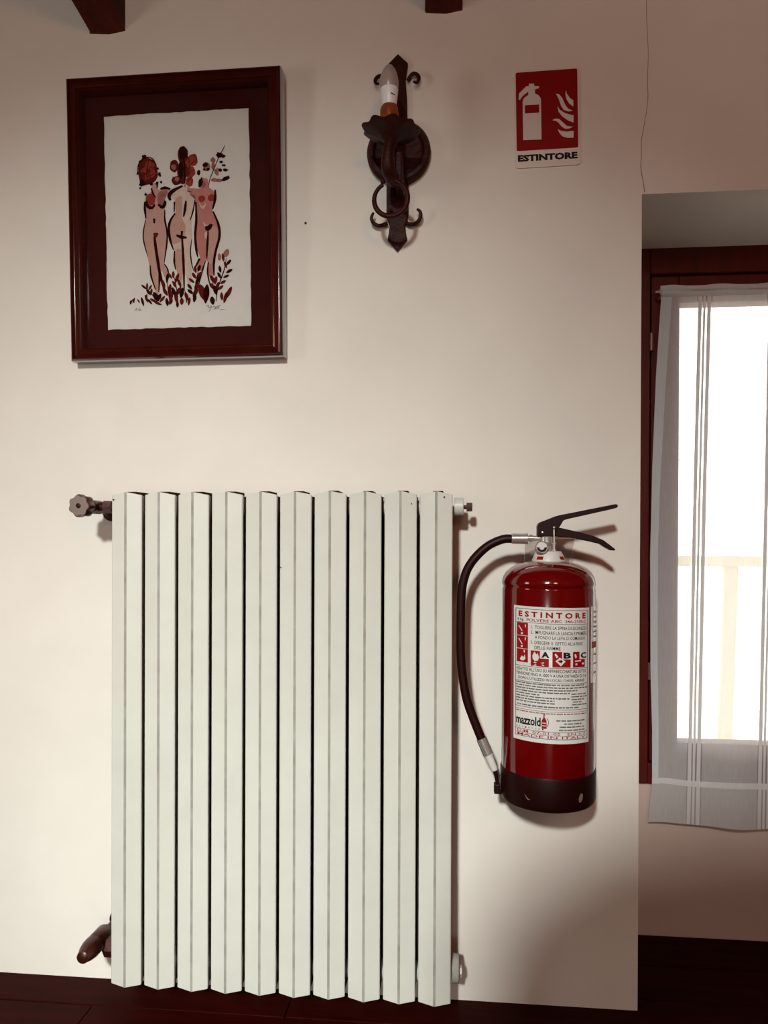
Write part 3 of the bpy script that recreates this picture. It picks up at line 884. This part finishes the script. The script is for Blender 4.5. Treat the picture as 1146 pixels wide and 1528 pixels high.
# ------------------------------------------------------------------ wall lamp
sc = thing('wall_sconce', 'dark wrought iron wall lamp with one candle bulb between picture and red sign', 'wall lamp', (-.112, 0, 1.5405))
cx = -.1125
half = [(1.7195, 0), (1.7015, .0185), (1.690, .0170), (1.672, .0140), (1.640, .0165), (1.600, .0175), (1.50, .020), (1.425, .0200), (1.408, .0140), (1.396, .0155), (1.383, .0180), (1.362, 0)]
poly = [(cx + h, z) for z, h in half] + [(cx - h, z) for z, h in half[-2:0:-1]]
MB().prism(poly[::-1], -.0085, -.0005).build('back_strap', M['iron'], sc, smooth=False, bevel=.0018)
MB().lathe([(.0560, -.0075), (.0580, -.0095), (.0575, -.0150), (.0530, -.0205), (.0470, -.0215), (.0440, -.0185), (.0425, -.0150), (.0380, -.0140), (.0001, -.0165)], (-.110, 0, 1.5385), 'y', 64).build('back_plate', M['iron'], sc)


def H(px, py, y=-.014):
    return (-.1486 + (px - 563) * .001208, y, 1.6718 - (py - 115) * .00121)


for pts in ([(577, 112), (571, 108.5), (563.5, 110.5), (559.5, 116), (560.5, 122), (565.5, 124.5)],
            [(608, 117), (612, 111), (617, 108.5), (622.5, 111.5), (625, 118), (622, 124.5), (616.5, 123.5)],
            [(578, 329), (571, 332), (563.5, 333), (557, 329), (554.5, 322.5), (558, 315.5)],
            [(606, 329), (612, 332), (619, 332.5), (625.5, 328), (628.5, 321.5), (627, 315.5), (622.5, 312.8)]):
    n = len(pts)
    MB().tube([Vector(H(x, y, -.008 - .012 * i / n)) for i, (x, y) in enumerate(pts)], [.0034] * (n - 2) + [.0028, .0020], 10, smooth=5).build('scroll_hook', M['iron'], sc)
# curved arm, flat hammered bar and scroll ring under the cup
MB().tube([(-.110, -.016, 1.500), (-.1105, -.040, 1.478), (-.1145, -.070, 1.463), (-.121, -.090, 1.472), (-.1215, -.096, 1.492), (-.119, -.096, 1.512)], [.011, .011, .0125, .0125, .0110, .009], 14, smooth=6).build('arm', M['iron'], sc)
MB().box(-.1115, -.0985, -.080, -.016, 1.455, 1.508).build('arm_bar', M['iron'], sc, smooth=False, bevel=.003)
ring = []
for k in range(30):
    a = math.radians(118 + (360 - 45) * k / 29)
    rr = .0290
    ring.append(Vector((-.1170 + rr * math.cos(a), -.092 + .004 * math.sin(a * .5), 1.4205 + rr * math.sin(a))))
rg = MB().tube(ring, [.0032 + .0012 * min(1, k / 8) for k in range(30)], 12)
rg.lathe([(.0001, -.0048), (.0034, -.0034), (.0048, 0), (.0034, .0034), (.0001, .0048)], (-.1305, -.092, 1.4500), 'z', 14)
rg.build('scroll_ring', M['iron'], sc)


def petal(r, h, a, k):
    s_ = max(0, (r - .02) / .03)
    lob = .5 + .5 * math.cos(9 * a)
    return r * (1 - .10 * s_ * (1 - lob)), h + .0045 * s_ * (lob - .5) * .7 + (.003 * s_ * math.cos(a - 3.0))


MB().lathe([(.0075, -.026), (.010, -.0235), (.0125, -.017), (.021, -.0105), (.034, -.006), (.046, -.0035), (.0510, .0005), (.0500, .0025), (.045, .0005), (.030, -.002), (.014, -.001), (.0001, -.001)],
           (-.117, -.095, 1.5335), 'z', 108, petal).build('drip_cup', M['iron'], sc)


def drip(r, h, a, k):
    return r * (1 + .07 * math.sin(5 * a + k) * (1 if k < 5 else .3)), h


MB().lathe([(.0130, .532 + 1.0), (.0142, 1.540), (.0150, 1.552), (.0152, 1.562), (.0148, 1.570), (.0132, 1.5755), (.011, 1.5765)], (-.1195, -.095, 0), 'z', 48, drip).build('candle_sleeve', M['sleeve'], sc)
bb = MB().lathe([(.0120, 1.5765), (.0126, 1.578), (.0142, 1.590), (.0154, 1.6020), (.0154, 1.6045), (.0146, 1.6050)], (-.1200, -.095, 0), 'z', 40).build('bulb_base', M['bulb_white'], sc)
MB().lathe([(.0150, 1.6048), (.0161, 1.610), (.0164, 1.615), (.0155, 1.623), (.0132, 1.6315), (.0100, 1.6385), (.0060, 1.6440), (.0025, 1.6462), (.0001, 1.6466)], (-.1204, -.095, 0), 'z', 40).build('bulb_glass', M['bulb_glass'], sc)
mk = MB()
mk.grid(lambda u, v: (-.1200 + .01465 * math.sin(u), -.095 - .01465 * math.cos(u), 1.5895 - .0018 * (u - .3) / .6 + v), [.25 + .06 * i for i in range(10)], [0, .0018])
mk.build('base_print', M['bulb_mark'], bb)

# ------------------------------------------------------------------ sign
SW, SH = .1150, .1748
sg = thing('safety_sign', 'red and white fire extinguisher sign reading ESTINTORE', 'sign', (.1546, 0, 1.5936), rot=(0, -.0180, 0), local=True)


def rrect(w_, h_, r, cx_=0, cz_=0, n=6):
    out = []
    for (sx, sz, a0) in ((1, 1, 0), (-1, 1, 90), (-1, -1, 180), (1, -1, 270)):
        for k in range(n + 1):
            a = math.radians(a0 + 90 * k / n)
            out.append((cx_ + sx * (w_ / 2 - r) + r * math.cos(a), cz_ + sz * (h_ / 2 - r) + r * math.sin(a)))
    return out


MB().prism(rrect(SW, SH, .006), -.0026, -.0002).build('plate', M['sign_white'], sg, smooth=False, bevel=.0004)


def G(px, py, y=-.0036):
    """sign units: 0..1000 across, 0..1500 down from its top-left corner"""
    # measured on a grid with a slight slant of its own
    dx, dy = px - 150, py - 140
    det = 858 * 1288 - (-58) * 20
    u = (dx * 1288 - dy * 20) / det
    v = (858 * dy + 58 * dx) / det
    return (-SW / 2 + u * SW, y, SH / 2 - v * SH)


def flat(mb, pts, y0, y1=-.0025, k=0):
    pts = smooth_poly(pts, k) if k else pts
    q = [G(x, y) for x, y in pts]
    tri = tessellate_polygon([[Vector((p[0], p[2], 0)) for p in q]])
    n = len(q)
    mb.add([(p[0], y0, p[2]) for p in q] + [(p[0], y1, p[2]) for p in q], [tuple(t) for t in tri] + [(i, (i + 1) % n, (i + 1) % n + n, i + n) for i in range(n)])


rp = MB().prism(rrect(.1085, .1405, .003, .0002, .0135), -.0029, -.0024).build('red_panel', M['sign_red'], sg, smooth=False)
b = MB()
flat(b, [(278, 1055), (270, 545), (278, 515), (300, 490), (345, 460), (345, 415), (290, 455), (248, 500), (240, 520), (216, 520), (222, 440), (318, 345), (352, 340), (352, 312), (420, 310), (422, 340), (488, 345), (486, 370), (432, 385), (432, 440), (480, 465), (505, 495), (512, 530), (520, 1045)], -.0033)
b.build('extinguisher_pictogram', M['sign_pale'], sg, smooth=False)
b = MB()
flat(b, [(298, 598), (488, 586), (488, 692), (300, 704)], -.0036, -.0030)
b.build('pictogram_band', M['sign_red'], sg, smooth=False)
b = MB()
for pts in ([(838, 398), (850, 440), (890, 500), (935, 530), (935, 612), (880, 570), (845, 510), (832, 450)],
            [(708, 443), (750, 450), (790, 500), (830, 590), (870, 640), (930, 668), (870, 675), (810, 655), (775, 600), (745, 510)],
            [(728, 610), (760, 655), (830, 700), (940, 728), (938, 820), (870, 795), (790, 740), (745, 680)],
            [(660, 790), (700, 770), (750, 775), (800, 820), (850, 865), (930, 878), (890, 898), (830, 903), (780, 870), (740, 820), (710, 800)],
            [(732, 908), (775, 930), (850, 940), (940, 930), (940, 1018), (860, 1022), (800, 1005), (755, 960)]):
    flat(b, pts, -.0033)
b.build('flame_pictogram', M['sign_pale'], sg, smooth=False)
b = MB()
fit_text(b, 'ESTINTORE', -.0521, .0531, -.0640, -.0762, lambda u, v: (u, -.00285, v), bold=.055)
b.build('lettering', M['black_print'], sg, smooth=False)['kind'] = 'stuff'

# ------------------------------------------------------------------ fire extinguisher
EXC, EYC, ER = .1505, -.098, .0765
wbk = thing('wall_bracket', 'smoky clear plastic wall bracket behind the extinguisher valve', 'bracket', (.155, 0, .80))
MB().prism([(.1150, .770), (.1150, .8325), (.1300, .8400), (.2010, .8410), (.1905, .800), (.182, .770)], -.052, -.0490).build('plate', M['clear_grey'], wbk, smooth=False, bevel=.0006)
MB().box(.140, .166, -.049, 0, .776, .800).build('wall_mount', M['clear_grey'], wbk, smooth=False)

ex = thing('fire_extinguisher', 'red fire extinguisher with black hose hanging on the wall right of the radiator', 'fire extinguisher', (EXC, EYC, .4066))
MB().lathe([(.060, .425), (.0755, .430), (ER, .440), (ER, .7575), (ER - .0012, .7592), (ER - .0012, .7625), (ER + .0006, .7645), (ER + .0002, .7700), (.0742, .7780), (.0690, .7860), (.0600, .7930), (.0480, .7985), (.0340, .8020), (.0260, .8030), (.0001, .8030)], (EXC, EYC, 0), 'z', 96).build('cylinder', M['ext_red'], ex, angle=50)
sk = MB().lathe([(.066, .4066), (.0735, .4068), (.0765, .4095), (.0782, .416), (.0784, .4585), (.0776, .4612), (.0762, .4615)], (EXC, EYC, 0), 'z', 96).build('base_skirt', M['black_plastic'], ex, angle=50)


def cyl(a_deg, z, r):
    a = math.radians(a_deg)
    return (EXC + r * math.sin(a), EYC - r * math.cos(a), z)


def patch(mb, pts, r):
    n = len(pts)
    ca, cz = sum(p[0] for p in pts) / n, sum(p[1] for p in pts) / n
    mb.add([cyl(ca, cz, r)] + [cyl(a, z, r) for a, z in pts], [(0, i + 1, (i + 1) % n + 1) for i in range(n)])


b = MB()
patch(b, [(34.5 + 3.0 * math.cos(t * PI / 8) + 1.0 * math.sin(t * PI / 8), .4300 + .0070 * math.sin(t * PI / 8)) for t in range(16)], .0788)
b.build('skirt_hole', M['knob_plastic'], sk)
b = MB()
b.grid(lambda u, v: cyl(-33.5 + 7 * u, .4335 - .0075 * math.sin(u * PI * .62) + v * (.0022 * math.sin(PI * (.1 + .85 * u))), .0788), [i / 8 for i in range(9)], [-.5, .5])
b.build('skirt_slot', M['knob_plastic'], sk)

# --- the wrap-around label
LA0, LA1, LZ0, LZ1 = -51.3, 49.6, .7335, .5190


def LB(u, v, r=ER + .00075):
    a = LA0 + (LA1 - LA0) * u
    return cyl(a, LZ0 + (LZ1 - LZ0) * v - .0028 * u, r)


lab = MB().slab(lambda u, v: LB(u, v, ER + .0005), [i / 36 for i in range(37)], [0, .25, .5, .75, 1],
                lambda p: (EXC + (p[0] - EXC) * .9930, EYC + (p[1] - EYC) * .9930, p[2])).build('front_label', M['label_paper'], ex, angle=50)


def rect(mb, u0, u1, v0, v1, r=ER + .00075):
    n = max(2, int((u1 - u0) * 36) + 2)
    mb.grid(lambda u, v: LB(u, v, r), [u0 + (u1 - u0) * i / (n - 1) for i in range(n)], [v0, v1])


def poly_l(mb, pts, r=ER + .0011):
    tri = tessellate_polygon([[Vector((x, y, 0)) for x, y in pts]])
    mb.add([LB(x, y, r) for x, y in pts], [tuple(t) for t in tri])


R1, R2 = ER + .0008, ER + .0012
lr, lk, lw = MB(), MB(), MB()
for (u0, u1, v0, v1) in ((.028, .968, .018, .0215), (.028, .968, .966, .9695), (.028, .036, .018, .9695), (.960, .968, .018, .9695),
                         (.03, .965, .1190, .1220), (.03, .965, .4430, .4460), (.03, .965, .5560, .5590), (.03, .965, .7470, .7500), (.03, .965, .7650, .7675), (.03, .965, .9130, .9160), (.04, .955, .9405, .9425)):
    rect(lk, u0, u1, v0, v1, R1)
T = lambda mb, s_, u0, u1, v0, v1, bold=0.0: fit_text(mb, s_, u0, u1, v0, v1, lambda u, v: LB(u, v, R1), max(bold, .005))
T(lr, 'E S T I N T O R E', .075, .925, .0360, .0790, .040)
T(lk, '6 kg', .060, .145, .0885, .1130, .02)
T(lr, 'POLVERE ABC', .185, .600, .0890, .1110, .012)
T(lr, '34A-233B-C', .640, .930, .0890, .1110, .012)
T(lk, '1.', .240, .265, .1380, .1620); T(lk, 'TOGLIERE LA SPINA DI SICUREZZA', .290, .950, .1370, .1620)
T(lk, '2.', .238, .265, .1760, .2010); T(lk, 'IMPUGNARE LA LANCIA E PREMERE', .290, .945, .1750, .2010)
T(lk, 'A FONDO LA LEVA DI COMANDO', .290, .915, .2110, .2360)
T(lk, '3.', .238, .265, .2500, .2750); T(lk, 'DIRIGERE IL GETTO ALLA BASE', .285, .875, .2510, .2760)
T(lk, 'DELLE FIAMME', .285, .585, .2870, .3120)
T(lk, "ADATTO ALL'USO SU APPARECCHIATURE SOTTO", .045, .935, .4540, .4790, .014)
T(lk, 'TENSIONE FINO A 1000 V A UNA DISTANZA DI 1 m', .045, .940, .4890, .5120, .014)
T(lk, "DOPO L'UTILIZZO IN LOCALI CHIUSI, AREARE", .075, .905, .5230, .5470, .014)
# red pictogram panels
pnl = MB()
rect(pnl, .050, .205, .1240, .4180, R1)
pnl.build('instruction_panel', M['label_red'], lab, smooth=False)
for v in (.2190, .3160):
    rect(lw, .050, .205, v, v + .0035, R2)
for k, v in enumerate((.128, .224, .320)):
    if k < 2:
        poly_l(lw, [(.075, v + .022), (.085, v + .018), (.135, v + .058), (.125, v + .062)])
        poly_l(lw, [(.165, v + .010), (.180, v + .008), (.175, v + .030), (.165, v + .030)])
        poly_l(lw, [(.115, v + .070), (.135, v + .068), (.138, v + .082), (.112, v + .084)])
    else:
        poly_l(lw, [(.150, v + .008), (.165, v + .006), (.165, v + .025), (.152, v + .026)])
        poly_l(lw, [(.100, v + .075), (.125, v + .050), (.150, v + .060), (.165, v + .040), (.175, v + .070), (.150, v + .085), (.110, v + .086)])
for (u0, u1, ch, lu) in ((.240, .452, 'A', .360), (.492, .708, 'B', .612), (.738, .915, 'C', .836)):
    pnl = MB()
    rect(pnl, u0, u1, .3230, .4370, R1)
    pnl.build('fire_class_panel', M['label_red'], lab, smooth=False)
    rect(lw, lu - .010, lu + .112, .3210, .3770, R2)
    fit_text(lk, ch, lu + .006, lu + .098, .3270, .3710, lambda u, v: LB(u, v, ER + .0015), .05)
poly_l(lw, [(.265, .385), (.262, .360), (.285, .330), (.310, .350), (.325, .340), (.340, .372), (.325, .395), (.290, .400)])
poly_l(lw, [(.275, .412), (.285, .405), (.400, .425), (.395, .432)])
poly_l(lw, [(.275, .430), (.390, .404), (.402, .410), (.285, .436)])
poly_l(lw, [(.525, .392), (.575, .365), (.645, .392), (.590, .428)])
poly_l(lk, [(.560, .392), (.583, .388), (.590, .376), (.597, .388), (.618, .392), (.597, .397), (.590, .410), (.583, .397)], ER + .0015)
poly_l(lw, [(.515, .345), (.530, .335), (.560, .360), (.540, .370)])
poly_l(lw, [(.770, .408), (.895, .404), (.895, .418), (.770, .422)])
poly_l(lw, [(.755, .345), (.775, .338), (.790, .362), (.770, .372)])
poly_l(lw, [(.765, .388), (.850, .384), (.850, .393), (.765, .397)])


def dashes(mb, u0, u1, v, h, seed):
    """print too small to read: rows of word-long ticks"""
    r = random.Random(seed)
    u = u0
    while u < u1 - .01:
        wl = min(r.uniform(.02, .075), u1 - u)
        k = 0.0
        while k < wl:
            hh = h * r.uniform(.75, 1.0)
            rect(mb, u + k, u + k + .0045, v, v + hh, R1)
            k += .0072
        rect(mb, u, u + wl, v + h * .42, v + h * .62, R1)
        u += wl + .012


for i, (u0, u1) in enumerate(((.045, .90), (.045, .955), (.045, .80), (.045, .70), (.045, .34), (.045, .70), (.045, .52), (.045, .52))):
    dashes(lk, u0, u1, .5640 + .0195 * i, .0115, i)
for i, (u0, u1) in enumerate(((.72, .95), (.72, .955), (.72, .90), (.74, .86), (.73, .945))):
    dashes(lk, u0, u1, .6290 + .0195 * i, .0105, 20 + i)
dashes(lk, .06, .82, .7270, .0125, 31)
dashes(lr, .045, .955, .7760, .0105, 40)
T(lk, 'mazzold', .045, .362, .8130, .8800, .03)
for k, ch in enumerate('ESTINTORI'):
    T(lk, ch, .050 + .041 * k, .066 + .041 * k, .8935, .9040, .02)
poly_l(lr, [(.375, .893), (.372, .835), (.384, .822), (.392, .812), (.392, .800), (.408, .800), (.408, .812), (.420, .822), (.430, .835), (.430, .893)], R1)
poly_l(lw, [(.380, .848), (.424, .848), (.424, .854), (.380, .854)], R2)
poly_l(lw, [(.380, .868), (.424, .868), (.424, .874), (.380, .874)], R2)
rect(lr, .390, .412, .787, .796, R1)
arc = [(.420 + .034 * math.sin(t), .846 - .036 * math.cos(t)) for t in [.3 + .27 * i for i in range(10)]] + [(.420 + .027 * math.sin(t), .846 - .030 * math.cos(t)) for t in [.3 + .27 * i for i in range(9, -1, -1)]]
poly_l(lr, arc, R1)
for i, (u0, u1) in enumerate(((.54, .915), (.63, .860), (.58, .905), (.57, .910))):
    dashes(lk, u0, u1, .8240 + .0230 * i, .0115, 50 + i)
T(lr, 'D.M. 07-01-05   EN 3-7', .065, .930, .9190, .9380, .006)
T(lr, 'MADE IN ITALY', .065, .930, .9450, .9635, .006)
lr.build('red_print', M['label_red'], lab, smooth=False)['kind'] = 'stuff'
lk.build('black_print', M['label_dark'], lab, smooth=False)['kind'] = 'stuff'
lw.build('white_print', M['label_paper'], lab, smooth=False)['kind'] = 'stuff'

# --- narrow label round the side
LA0, LA1, LZ0, LZ1 = 55.0, 92.0, .7320, .6090
lab2 = MB().slab(lambda u, v: LB(u, v, ER + .0005), [i / 14 for i in range(15)], [0, .5, 1],
                 lambda p: (EXC + (p[0] - EXC) * .9930, EYC + (p[1] - EYC) * .9930, p[2])).build('side_label', M['label_paper'], ex, angle=50)
sr, skx = MB(), MB()
rect(sr, 0.02, .98, .462, .545, R1)
for i in range(6):
    dashes(skx, .18, .9, .06 + .065 * i, .028, 60 + i)
for i in range(3):
    dashes(skx, .18, .9, .62 + .12 * i, .028, 70 + i)
sr.build('side_red_band', M['label_red'], lab2, smooth=False)
skx.build('side_print', M['label_dark'], lab2, smooth=False)['kind'] = 'stuff'

# --- neck, valve and levers


def E_(px, py, y=EYC):
    return Vector((.1496 + (px - 818) * .0010915, y, .8414 - (py - 803) * .0011015))


col_o = MB().lathe([(.0275, .8030), (.0272, .8055), (.0225, .8165), (.0205, .8195), (.013, .8200)], (EXC, EYC, 0), 'z', 48).build('neck_collar', M['collar'], ex)
for a0 in (-52, 38):
    b = MB()
    b.grid(lambda u, v: (EXC + (.0277 - .0050 * v) * math.sin(math.radians(a0 + 26 * u)), EYC - (.0277 - .0050 * v) * math.cos(math.radians(a0 + 26 * u)), .8062 + .0085 * v), [i / 6 for i in range(7)], [0, 1])
    b.build('collar_band', M['label_red'], col_o)
vb = MB()
vb.lathe([(.0150, .8185), (.0150, .8235), (.0115, .8250), (.0115, .8330), (.0135, .8350), (.0135, .8430), (.0120, .8445)], (EXC - .003, EYC, 0), 'z', 24)
vb.lathe([(.0135, .8300), (.0150, .8310), (.0150, .8340), (.0135, .8350)], (EXC - .003, EYC, 0), 'z', 8)
valve = vb.build('valve', M['chrome'], ex, angle=30)
g = MB().lathe([(.0080, -.100), (.0095, -.114), (.0105, -.116), (.0105, -.1245), (.0095, -.1255), (.0086, -.1240), (.0001, -.1240)], (.1365, 0, .8265), 'y', 32).build('pressure_gauge', M['chrome'], valve)
b = MB().lathe([(.0085, -.1240), (.0085, -.1246), (.0001, -.1246)], (.1365, 0, .8265), 'y', 24)
b.build('gauge_dial', M['collar'], g)
b = MB()
b.grid(lambda u, v: (.1365 + (.0042 + .0040 * v) * math.cos(PI + PI * u), -.1250, .8265 + (.0042 + .0040 * v) * math.sin(PI + PI * u)), [i / 10 for i in range(11)], [0, 1])
b.build('gauge_scale', M['label_dark'], g)
# levers (thick pressed metal)


def lever(pts, y0, y1):
    q = [E_(670 + x / 4.408, 740 + y / 4.408) for x, y in pts]
    return MB().prism([(p.x, p.z) for p in q][::-1], y0, y1)


lever([(578, 266), (578, 192), (590, 175), (700, 131), (735, 122), (1085, 52), (1100, 54), (1104, 62), (1098, 75), (1060, 86), (770, 152), (748, 160), (724, 202), (700, 232), (700, 266)], EYC - .011, EYC + .011).build('upper_lever', M['black_plastic'], ex, smooth=False, bevel=.0025)
lever([(640, 215), (700, 203), (740, 211), (860, 238), (950, 263), (1010, 288), (1050, 318), (1088, 348), (1088, 358), (1062, 357), (1030, 340), (990, 314), (930, 300), (800, 273), (640, 262)], EYC - .0095, EYC + .0095).build('lower_lever', M['black_plastic'], ex, smooth=False, bevel=.0025)
pn_ = MB()
p0, p1 = E_(825.3, 791, EYC - .0135), E_(825.8, 822, EYC - .0135)
pn_.tube([p0, p1], .0011, 8)
for py, r in ((787, .0019), (790.8, .0013)):
    q = E_(825.3, py, EYC - .0135)
    pn_.lathe([(.0001, -r), (r * .7, -r * .7), (r, 0), (r * .7, r * .7), (.0001, r)], q, 'z', 12)
pn_.build('safety_pin', M['collar'], ex)
q = E_(808.5, 794.5, EYC - .0115)
MB().lathe([(.0016, 0), (.0016, -.0016), (.0001, -.002)], q, 'y', 12).build('lever_rivet', M['chrome'], ex)

# --- hose
hp = [(772, 803.5), (763, 804), (749, 805), (727, 815), (707, 833.5), (694.5, 853), (688, 876), (686, 900), (685.4, 950), (686, 985), (688.5, 1014), (695, 1050), (705.5, 1080), (716.5, 1107), (720, 1115)]
hose = MB().tube([E_(x, y) for x, y in hp], .0074, 18, smooth=8).build('hose', M['rubber'], ex)
a, c = E_(762.5, 803.7), E_(787, 803)
MB().lathe([(.0082, a.x), (.0090, a.x + .001), (.0090, c.x - .003), (.0096, c.x - .0028), (.0096, c.x), (.006, c.x)], (0, a.y, a.z), 'x', 28).build('hose_ferrule', M['chrome'], hose)
MB().lathe([(.0050, c.x), (.0050, c.x + .002), (.0062, c.x + .0025), (.0062, c.x + .008), (.0045, c.x + .0085), (.0045, c.x + .024)], (0, c.y, c.z), 'x', 16).build('hose_connector', M['chrome'], hose)
MB().tube([E_(717.6, 1109.5), E_(728.3, 1134)], .0088, 24).build('lower_ferrule', M['chrome'], hose)
nz = MB().tube([E_(728.3, 1134), E_(729.2, 1136), E_(729.3, 1136.2), E_(737.5, 1155.5), E_(738.5, 1158)], [.0084, .0084, .0070, .0062, .0055], 24).build('nozzle', M['collar'], hose)
MB().tube([E_(738, 1157), E_(741.5, 1170), E_(742.5, 1184)], [.0036, .0032, .0030], 12, smooth=3).build('nozzle_tip', M['black_plastic'], nz)
cp = MB()
p = E_(741.5, 1184)
cp.box(p.x - .0045, p.x + .0055, EYC - .008, EYC + .008, p.z - .0095, p.z + .0070)
cp.box(p.x + .0040, EXC - .070, EYC - .005, EYC + .005, p.z - .0115, p.z - .0035)
cp.build('nozzle_clip', M['black_plastic'], ex, smooth=False, bevel=.0015)

# ------------------------------------------------------------------ the chair added unseen behind the camera to shade the lower right wall
ch = thing('shadow_blocker', 'added unseen chair standing behind the camera', 'blocker', (.10, -1.95, 0))
M['blocker_wood'] = mat('blocker_wood', (60, 26, 16), 0.5, spec=0.2, var=0.2, vscale=8, stretch=(1, 1, 6))
MB().box(-.20, .36, -2.2, -1.72, .43, .47).build('seat', M['blocker_wood'], ch, smooth=False, bevel=.01)
MB().prism([(-.185, .50), (-.185, 1.05), (-.15, 1.13), (-.06, 1.19), (.08, 1.215), (.22, 1.19), (.32, 1.14), (.36, 1.06), (.36, .50)], -1.735, -1.70).build('backrest', M['blocker_wood'], ch, smooth=False, bevel=.008)
for x in (-.20, .32):
    MB().box(x, x + .04, -1.74, -1.70, 0, .50).build('leg', M['blocker_wood'], ch, smooth=False, bevel=.004)
    MB().box(x, x + .04, -2.2, -2.16, 0, .43).build('leg', M['blocker_wood'], ch, smooth=False, bevel=.004)
